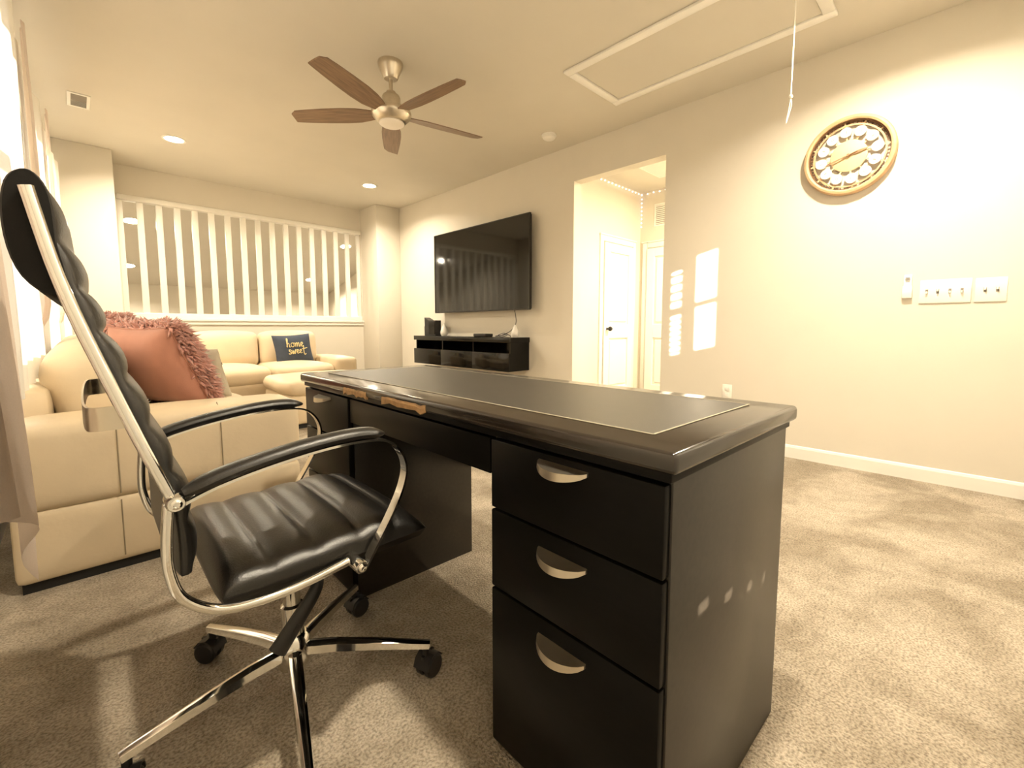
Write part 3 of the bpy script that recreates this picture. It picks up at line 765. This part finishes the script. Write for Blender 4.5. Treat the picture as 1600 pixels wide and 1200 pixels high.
def fur_mesh(w_, h_, t, count, ln, seed, wrap=.0):
    rnd = random.Random(seed); bm = bmesh.new()
    for _ in range(count):
        u, v = rnd.uniform(-1, 1), rnd.uniform(-1, 1)
        if rnd.random() < .40:
            if rnd.random() < .5: u = math.copysign(rnd.uniform(.90, 1), u)
            else: v = math.copysign(rnd.uniform(.90, 1), v)
        p = pillow_pt(u, v, 1, w_, h_, t)
        n = Vector((.9 - .6 * max(abs(u), abs(v)) ** 2, u * .9, v * .9 - .15)).normalized()
        d = (n + Vector((rnd.uniform(-.8, .8), rnd.uniform(-1.1, 1.1), rnd.uniform(-1.1, .8)))).normalized()
        L_ = ln * rnd.uniform(.6, 1.2); bend = Vector((rnd.uniform(-.4, .4), rnd.uniform(-.6, .6), rnd.uniform(-.9, .1))) * L_ * .6
        s = d.orthogonal().normalized(); s = Matrix.Rotation(rnd.uniform(0, 6.28), 3, d) @ s
        wd = rnd.uniform(.005, .0085); b2 = d.cross(s)
        q0, q1, q2 = p, p + d * L_ * .55 + bend * .25, p + d * L_ * .85 + bend
        r0 = [bm.verts.new(q0 + (s * math.cos(k * 2.094) + b2 * math.sin(k * 2.094)) * wd) for k in range(3)]
        r1 = [bm.verts.new(q1 + (s * math.cos(k * 2.094) + b2 * math.sin(k * 2.094)) * wd * .95) for k in range(3)]
        tp = bm.verts.new(q2)
        for k in range(3):
            k2 = (k + 1) % 3
            bm.faces.new([r0[k], r0[k2], r1[k2], r1[k]]); bm.faces.new([r1[k], r1[k2], tp])
    return bm
def fur_pillow(loc, rot, w_, t, label, count, ln, seed):
    e = empty('fur_pillow', loc); e.rotation_euler = rot; tag(e, label, 'pillow', 'pink fur pillows on the sofa')
    bm = bmesh.new(); pillow(bm, w_, w_, t); finish('pillow_cover', bm, 'pink', e, smooth=True)
    bm = bmesh.new()
    edge = [pillow_pt(math.cos(a) / max(abs(math.cos(a)), abs(math.sin(a))), math.sin(a) / max(abs(math.cos(a)), abs(math.sin(a))), -1, w_, w_, t) for a in [k * PI / 20 for k in range(41)]]
    sweep(bm, edge, circ(.005, 6)); finish('piping', bm, 'pink', e, smooth=True)
    f = finish('fur', fur_mesh(w_, w_, t, count, ln, seed), 'fur', e, smooth=True); f['kind'] = 'stuff'
    return e
fur_pillow((.30, 2.83, .748), (0, R(-26), R(27)), .43, .20, 'pink shag fur pillow with a smooth salmon back leaning behind the sofa arm', 7500, .062, 3)
fur_pillow((.17, 3.24, .80), (0, R(-14), R(-25)), .42, .18, 'pink shag fur pillow further back against the window-side cushions', 4000, .045, 5)

gp = empty('patterned_cushion', (.50, 3.22, .665)); gp.rotation_euler = (0, R(-22), R(48)); tag(gp, 'small pale grey cushion with black marks behind the pink pillow', 'cushion')
bm = bmesh.new(); pillow(bm, .34, .32, .13); finish('cushion_cover', bm, 'greyfab', gp, smooth=True)
for u, v, s_ in ((-.3, .35, .014), (-.55, .0, .02), (-.62, -.3, .026), (-.2, -.25, .012), (.2, .2, .012), (-.75, .25, .018), (-.7, .55, .012)):
    for sd_ in (1, -1):
        p = pillow_pt(u, v, sd_, .34, .32, .13)
        bm = bmesh.new(); lathe(bm, [(0, .004), (s_ * .8, .003), (s_, 0), (s_ * .8, -.003), (0, -.004)], 10, Matrix.Translation(p) @ Matrix.Rotation(PI / 2, 4, 'Y'))
        finish('printed_mark', bm, 'plastic', gp, smooth=True)

nv_ = empty('lettered_pillow', (1.875, 5.73, .665)); nv_.rotation_euler = (R(-14), R(-3), R(3)); tag(nv_, 'navy throw pillow with gold home sweet lettering on the far sofa', 'pillow')
PT = Matrix.Rotation(-PI / 2, 4, 'Z')      # pillow front (+x) turned towards -y
bm = bmesh.new(); pillow(bm, .44, .39, .14, mtx=PT); finish('pillow_cover', bm, 'navy', nv_, smooth=True)
LET = {
 'h': [[(0, .05), (.12, .55), (.22, 1.05), (.14, 1.1), (.08, .7), (.06, 0)], [(.07, .3), (.2, .5), (.3, .42), (.3, .02), (.42, .06)]],
 'o': [[(.3, .5), (.1, .45), (.05, .18), (.2, .0), (.38, .12), (.38, .38), (.28, .5), (.5, .45)]],
 'm': [[(.02, .5), (.08, .3), (.06, 0), (.12, .35), (.24, .5), (.28, .35), (.27, 0), (.33, .35), (.46, .5), (.5, .3), (.5, .02), (.62, .06)]],
 'e': [[(0, .2), (.25, .3), (.28, .47), (.14, .5), (.04, .25), (.14, .0), (.36, .1)]],
 's': [[(.32, .52), (.12, .55), (.1, .36), (.3, .2), (.26, 0), (.06, -.02), (.0, .08)]],
 'w': [[(0, .5), (.05, .1), (.14, 0), (.25, .4), (.3, .05), (.4, .02), (.5, .5), (.62, .45)]],
 't': [[(.28, .95), (.2, .4), (.2, -.1), (.3, -.25), (.46, -.12)], [(0, .62), (.25, .6), (.75, .72)]]}
ADV = {'h': .46, 'o': .50, 'm': .66, 'e': .40, 's': .42, 'w': .62, 't': .5}
def write(txt, x0, z0, sc):
    x = x0
    for ch in txt:
        bm = bmesh.new()
        for st in LET[ch]:
            pts = []
            for a, b2 in catmull([(p[0], p[1], 0) for p in st], 4) and [(q.x, q.y) for q in catmull([(p[0], p[1], 0) for p in st], 4)]:
                X_, Z_ = x + a * sc, z0 + b2 * sc
                u, v = X_ / .205, Z_ / .172
                yy = pillow_pt(max(-1, min(1, u)), max(-1, min(1, v)), 1, .44, .37, .14).x
                pts.append((X_, -yy - .002, Z_))
            sweep(bm, pts, circ(.0048, 6))
        finish('gold_letter', bm, 'gold', nv_, smooth=True)
        x += ADV[ch] * sc
write('home', -.095, .025, .098)
write('sweet', -.085, -.055, .086)

# ------------------------------------------------------------------ desk
DL, DW, DH = 1.572, .583, .759
dk = empty('writing_desk', (.597, .283, 0), -.0183); tag(dk, 'large black-brown executive desk with two drawer pedestals', 'desk')
# top with rounded nose
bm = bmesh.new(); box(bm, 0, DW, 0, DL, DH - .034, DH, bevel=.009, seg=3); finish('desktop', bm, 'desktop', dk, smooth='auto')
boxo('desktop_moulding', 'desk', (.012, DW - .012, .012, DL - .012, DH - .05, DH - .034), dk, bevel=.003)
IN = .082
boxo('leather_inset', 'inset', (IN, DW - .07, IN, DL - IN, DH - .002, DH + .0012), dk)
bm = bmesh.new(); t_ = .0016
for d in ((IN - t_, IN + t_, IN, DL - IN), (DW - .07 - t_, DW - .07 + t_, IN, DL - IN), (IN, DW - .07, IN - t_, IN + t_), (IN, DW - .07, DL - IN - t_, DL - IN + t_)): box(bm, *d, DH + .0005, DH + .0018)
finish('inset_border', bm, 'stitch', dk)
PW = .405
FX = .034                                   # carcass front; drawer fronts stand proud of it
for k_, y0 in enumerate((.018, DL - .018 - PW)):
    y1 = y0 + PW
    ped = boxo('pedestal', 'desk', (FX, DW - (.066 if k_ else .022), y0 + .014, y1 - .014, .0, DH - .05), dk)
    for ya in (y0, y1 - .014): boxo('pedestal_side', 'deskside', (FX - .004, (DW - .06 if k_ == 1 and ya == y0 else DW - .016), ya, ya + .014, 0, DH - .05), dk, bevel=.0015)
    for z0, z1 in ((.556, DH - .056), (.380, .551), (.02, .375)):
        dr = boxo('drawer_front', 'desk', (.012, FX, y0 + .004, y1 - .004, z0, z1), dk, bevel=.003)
        # arched pull
        bm = bmesh.new(); yc = (y0 + y1) / 2; zc = z1 - (.016 if z1 > .6 else .036)
        n = 16; rings = []
        for i in range(n + 1):
            s = i / n * 2 - 1
            y = yc + s * .058
            out = .030 * (1 - s * s) ** .8 + .004
            drop = .012 * (1 - s * s) ** .7
            x_b, x_f = .012, .012 - out
            rings.append([bm.verts.new((x_b, y, zc + .004)), bm.verts.new((x_f, y, zc + .002 - drop * .2)), bm.verts.new((x_f - .001, y, zc - .004 - drop)), bm.verts.new((x_f + .004, y, zc - .004 - drop)), bm.verts.new((x_b, y, zc - .002))])
        for i in range(n):
            for j in range(5): bm.faces.new([rings[i][j], rings[i][(j + 1) % 5], rings[i + 1][(j + 1) % 5], rings[i + 1][j]])
        bm.faces.new(rings[0]); bm.faces.new(rings[-1][::-1])
        finish('drawer_pull', bm, 'nickel', dr, smooth='auto')
    if k_ == 1:
        latheo('lock', 'chrome', [(0, 0), (.007, 0), (.007, .004), (.003, .005), (0, .004)], dk, 14, Matrix.Translation((.075, y0, .65)) @ Matrix.Rotation(PI / 2, 4, 'X'))
ky0, ky1 = .018 + PW, DL - .018 - PW
boxo('centre_drawer', 'desk', (.016, .05, ky0 + .004, ky1 - .004, DH - .135, DH - .056), dk, bevel=.003)
boxo('kneehole_apron', 'desk', (.05, .45, ky0, ky1, DH - .125, DH - .115), dk)
boxo('modesty_panel', 'desk', (DW - .04, DW - .022, ky0, ky1, .36, DH - .05), dk)
# worn front edge: bare board where the veneer has broken away
def chip(y0, y1, seed):
    rnd = random.Random(seed); bm = bmesh.new(); n = 10
    a = []
    for i in range(n + 1):
        y = y0 + (y1 - y0) * i / n
        edge = (0 if i in (0, n) else 1)
        lo = DH - .034 + rnd.uniform(-.004, .006) - .002; hi = DH - .009 + rnd.uniform(-.002, .001)
        a.append((y, lo, hi))
    r0 = []
    for y, lo, hi in a:
        xo = -.0016
        r0.append([bm.verts.new((xo, y, lo)), bm.verts.new((xo - .0002, y, (lo + hi) / 2)), bm.verts.new((xo + .003, y, hi)), bm.verts.new((.006, y, hi)), bm.verts.new((.006, y, lo))])
    for i in range(n):
        for j in range(5): bm.faces.new([r0[i][j], r0[i][(j + 1) % 5], r0[i + 1][(j + 1) % 5], r0[i + 1][j]])
    bm.faces.new(r0[0]); bm.faces.new(r0[-1][::-1])
    o = finish('worn_edge', bm, 'chip', dk); o['label'] = 'bare tan board where the edge veneer has peeled'
chip(.985, 1.150, 1); chip(.655, .885, 2)

# ------------------------------------------------------------------ office chair
ch = empty('office_chair', (.355, 1.165, 0), R(-1)); tag(ch, 'black leather high-back office chair with chrome frame and armrests', 'chair')
OX, OYY = .015, .025
HWD = .267
def U(x, y, z): return (x + OX, y + OYY, z)
TB = [(-.402, 1.133), (-.383, 1.030), (-.361, .945), (-.329, .841), (-.298, .744), (-.267, .655)]
TL = [(-.270, .640), (-.276, .574), (-.275, .520), (-.258, .466), (-.211, .426), (-.149, .412), (-.068, .413), (.034, .427)]
AR = [(-.250, .640), (-.199, .658), (-.115, .676), (-.019, .689), (.062, .692), (.120, .684), (.155, .655), (.170, .612), (.160, .565), (.133, .512), (.100, .460), (.066, .408)]
flat = [(-.013, -.0025), (.013, -.0025), (.013, .0025), (-.013, .0025)]
ov = [(a_ * .0085, b2 * .0085) for a_, b2 in [(-1, -.5), (-.75, -.85), (-.4, -1), (.4, -1), (.75, -.85), (1, -.5), (1, .5), (.75, .85), (.4, 1), (-.4, 1), (-.75, .85), (-1, .5)]]
for sg in (-1, 1):
    y = sg * HWD
    fr = None
    bm = bmesh.new(); sweep(bm, catmull([U(x, y, z) for x, z in TB], 5), ov, side=(0, 1, 0)); finish('back_upright', bm, 'chrome', ch, smooth='auto')
    bm = bmesh.new(); sweep(bm, catmull([U(x, y - sg * .008, z) for x, z in TL], 6), ov, side=(0, 1, 0)); finish('seat_side_tube', bm, 'chrome', ch, smooth='auto')
    bm = bmesh.new(); sweep(bm, catmull([U(x, y, z) for x, z in AR], 6), flat, side=(0, 1, 0)); finish('arm_band', bm, 'chrome', ch, smooth='auto')
    pad = catmull([U(x, y, z + .016) for x, z in AR[:6]], 6); nn = len(pad)
    sc = [min(1, .55 + i * .12, .25 + (nn - 1 - i) * .22) for i in range(nn)]
    bm = bmesh.new(); sweep(bm, pad, [(a * 1.0, b2) for a, b2 in circ(.024, 14, .0135)], side=(0, 1, 0), scale=sc); finish('arm_pad', bm, 'leather', ch, smooth='auto')
    for x, z, ln in ((-.262, .645, .046), (.052, .416, .052)):
        j = latheo('joint', 'chrome', [(0, -ln / 2), (.012, -ln / 2), (.0145, -ln / 2 + .004), (.0145, ln / 2 - .004), (.012, ln / 2), (0, ln / 2)], ch, 18, Matrix.Translation(U(x, y - sg * .004, z)) @ Matrix.Rotation(PI / 2, 4, 'X'))
        latheo('bolt', 'chrome', [(.008, 0), (.0085, .003), (.005, .005), (.004, .002), (0, .002)], j, 12, Matrix.Translation(U(x, y - sg * .004 + sg * ln / 2, z)) @ Matrix.Rotation(-sg * PI / 2, 4, 'X'))
# back pad with rolled channels
path = catmull([(x + .006, z) + (0,) for x, z in [(-.410, 1.150), (-.402, 1.10), (-.383, 1.020), (-.361, .940), (-.329, .841), (-.298, .744), (-.270, .655), (-.262, .58), (-.262, .505)]], 10)
path = [(p.x, p.y) for p in path]
zs = [1.150, 1.066, .998, .930, .855, .775, .690, .600, .505]
def back_pad():
    bm = bmesh.new(); nu = 12; F, B = [], []
    for (x, z) in path:
        for k in range(len(zs) - 1):
            if zs[k] >= z >= zs[k + 1]: s = (zs[k] - z) / (zs[k] - zs[k + 1]); break
        rib = math.sin(PI * max(0, min(1, s))) ** .55
        rf, rb = [], []
        for i in range(nu + 1):
            u = i / nu * 2 - 1; u = math.sin(u * PI / 2)
            w_ = (1 - abs(u) ** 6)
            yy = u * (HWD - .013)
            rf.append(bm.verts.new(U(x + .004 + (.012 + .017 * rib) * w_ ** .6 + .004 * (1 - w_), yy, z + .0)))
            rb.append(bm.verts.new(U(x - .010 * w_ - .002, yy, z)))
        F.append(rf); B.append(rb)
    n = len(F)
    for i in range(n - 1):
        for j in range(nu):
            bm.faces.new([F[i][j], F[i][j + 1], F[i + 1][j + 1], F[i + 1][j]])
            bm.faces.new([B[i][j], B[i + 1][j], B[i + 1][j + 1], B[i][j + 1]])
        bm.faces.new([F[i][0], F[i + 1][0], B[i + 1][0], B[i][0]]); bm.faces.new([F[i][nu], B[i][nu], B[i + 1][nu], F[i + 1][nu]])
    for j in range(nu):
        bm.faces.new([F[0][j], B[0][j], B[0][j + 1], F[0][j + 1]]); bm.faces.new([F[-1][j], F[-1][j + 1], B[-1][j + 1], B[-1][j]])
    return bm
finish('backrest', back_pad(), 'leather', ch, smooth=True)
# head cover wrapped over the top and down the rear
hp = [(-.376, 1.06), (-.378, 1.115), (-.385, 1.145), (-.398, 1.160), (-.412, 1.157), (-.424, 1.140), (-.430, 1.10), (-.427, 1.05), (-.415, 1.010), (-.392, .985), (-.374, .985), (-.368, 1.01), (-.376, 1.06)]
hp = [(p.x, p.y) for p in catmull([(x, z, 0) for x, z in hp], 3)][:-1]
bm = bmesh.new(); yr = [-HWD + .010, -HWD + .018, HWD - .018, HWD - .010]; rows = []
for k_, y in enumerate(yr):
    sc_ = .90 if k_ in (0, 3) else 1.0
    rows.append([bm.verts.new(U(-.400 + (x + .400) * sc_, y, 1.07 + (z - 1.07) * (.97 if sc_ < 1 else 1))) for x, z in hp])
for a_, b2 in zip(rows, rows[1:]):
    for i in range(len(hp)): bm.faces.new([a_[i], a_[(i + 1) % len(hp)], b2[(i + 1) % len(hp)], b2[i]])
bm.faces.new(rows[0]); bm.faces.new(rows[-1][::-1])
finish('head_cover', bm, 'headleather', ch, smooth='auto')
# strap handle behind the back
st = catmull([U(-.318, -HWD, .798), U(-.350, -HWD + .002, .797), U(-.362, -HWD + .03, .797), U(-.366, -.1, .797), U(-.366, .1, .797), U(-.362, HWD - .03, .797), U(-.350, HWD - .002, .797), U(-.318, HWD, .798)], 6)
bm = bmesh.new(); sweep(bm, st, [(-.0185, -.0015), (.0185, -.0015), (.0185, .0015), (-.0185, .0015)], side=(0, 0, 1)); finish('back_strap', bm, 'nickel', ch, smooth='auto')
# seat
def seat_pad():
    bm = bmesh.new(); nu = 16
    top = []
    xs0, xs1 = -.205, .250
    seams = [xs0, -.115, -.02, .075, .165, xs1]
    N_ = 60
    for i in range(N_ + 1):
        x = xs0 + (xs1 - xs0) * i / N_
        for k in range(5):
            if seams[k] <= x <= seams[k + 1] + 1e-6: s = (x - seams[k]) / (seams[k + 1] - seams[k]); break
        rib = max(0, math.sin(PI * min(1, max(0, s)))) ** .4
        e0 = min(1, (x - xs0) / .035); e1 = min(1, (xs1 - x) / .06)
        rnd_ = (1 - (1 - e0) ** 2) ** .5 * (1 - (1 - e1) ** 2) ** .5 if e0 < 1 or e1 < 1 else 1
        base = .478 - .05 * max(0, (x - .12) / .13) ** 2 - .012 * math.cos((x + .2) * 6)
        z = .435 + (base - .435) * rnd_
        top.append((x, z, .019 * rib * rnd_))
    prof = top + [(xs1 - .005, .425, 0), (xs1 - .02, .412, 0), (xs0 + .02, .398, 0), (xs0 + .004, .41, 0)]
    rings = []
    for j in range(nu + 1):
        u = math.sin((j / nu * 2 - 1) * PI / 2); k = (1 - abs(u) ** 5)
        row = []
        for x, z, rb_ in prof:
            zz = .43 + (z + rb_ * k ** .8 - .43) * (.45 + .55 * k ** .5) if z > .43 else z + .006 * (1 - k)
            row.append(bm.verts.new(U(x * (1 - .03 * (1 - k)), u * (HWD - .022), zz)))
        rings.append(row)
    m_ = len(prof)
    for j in range(nu):
        for i in range(m_): bm.faces.new([rings[j][i], rings[j][(i + 1) % m_], rings[j + 1][(i + 1) % m_], rings[j + 1][i]])
    bm.faces.new(rings[0]); bm.faces.new(rings[-1][::-1])
    return bm
finish('seat', seat_pad(), 'leather', ch, smooth=True)
boxo('seat_mechanism', 'plastic', (-.10, .12, -.085, .10, .355, .398), ch, bevel=.01)
BX, BY = -.008, -.016
latheo('gas_column', 'chrome', [(0, .14), (.026, .14), (.026, .25), (.020, .255), (.020, .36), (0, .36)], ch, 20, loc=(BX, BY, 0))
latheo('column_cover', 'plastic', [(.024, .33), (.034, .33), (.034, .362), (.024, .362)], ch, 20, loc=(BX, BY, 0))
lv = [(.03, -.06, .372), (.025, -.11, .355), (.012, -.125, .325), (-.03, -.130, .275), (-.075, -.132, .222)]
bm = bmesh.new(); lp = catmull(lv, 5); sweep(bm, lp, circ(.014, 10, .019), side=(0, 1, 0), scale=[.5 + .6 * i / (len(lp) - 1) for i in range(len(lp))])
lever = finish('tilt_lever', bm, 'plastic', ch, smooth='auto')
for k_ in range(3):
    p = Vector((-.040 - .012 * k_, -.131, .262 - .0145 * k_))
    bm = bmesh.new(); box(bm, -.003, .003, -.014, .014, -.013, .013, mtx=Matrix.Translation(p) @ Matrix.Rotation(R(40), 4, 'Y')); finish('grip_rib', bm, 'plastic', lever)
latheo('base_hub', 'chrome', [(0, .095), (.036, .095), (.040, .105), (.038, .165), (.030, .175), (0, .175)], ch, 24, loc=(BX, BY, 0))
for k_ in range(5):
    a = R(-31.3 + 72 * k_); dx, dy = math.cos(a), math.sin(a)
    pts = [(BX + dx * r_, BY + dy * r_, z_) for r_, z_ in ((.02, .137), (.10, .132), (.20, .118), (.29, .102), (.335, .094))]
    bm = bmesh.new(); sweep(bm, pts, [(-.017, -.012), (-.014, .006), (-.006, .012), (.006, .012), (.014, .006), (.017, -.012)], side=(-dy, dx, 0), scale=[1.05, 1, .88, .76, .70])
    leg = finish('base_leg', bm, 'chrome', ch, smooth='auto')
    ca = a + R([50, -30, 20, 70, -10][k_])
    mt = Matrix.Translation((BX + dx * .325, BY + dy * .325, 0)) @ Matrix.Rotation(ca, 4, 'Z')
    bm = bmesh.new()
    for s_ in (-1, 1):
        lathe(bm, [(0, -.010), (.026, -.010), (.030, -.006), (.030, .006), (.026, .010), (0, .010)], 20, mt @ Matrix.Translation((.012, s_ * .014, .030)) @ Matrix.Rotation(PI / 2, 4, 'X'))
    box(bm, -.016, .03, -.004, .004, .028, .066, mtx=mt); lathe(bm, [(0, .05), (.009, .05), (.009, .092), (0, .092)], 10, mt)
    sweep(bm, [mt @ Vector(p) for p in [(-.022, 0, .035), (-.014, 0, .056), (.004, 0, .067), (.024, 0, .063), (.038, 0, .048)]], [(-.024, -.002), (.024, -.002), (.024, .002), (-.024, .002)], side=mt.to_3x3() @ Vector((0, 1, 0)))
    finish('caster', bm, 'plastic', leg, smooth='auto')
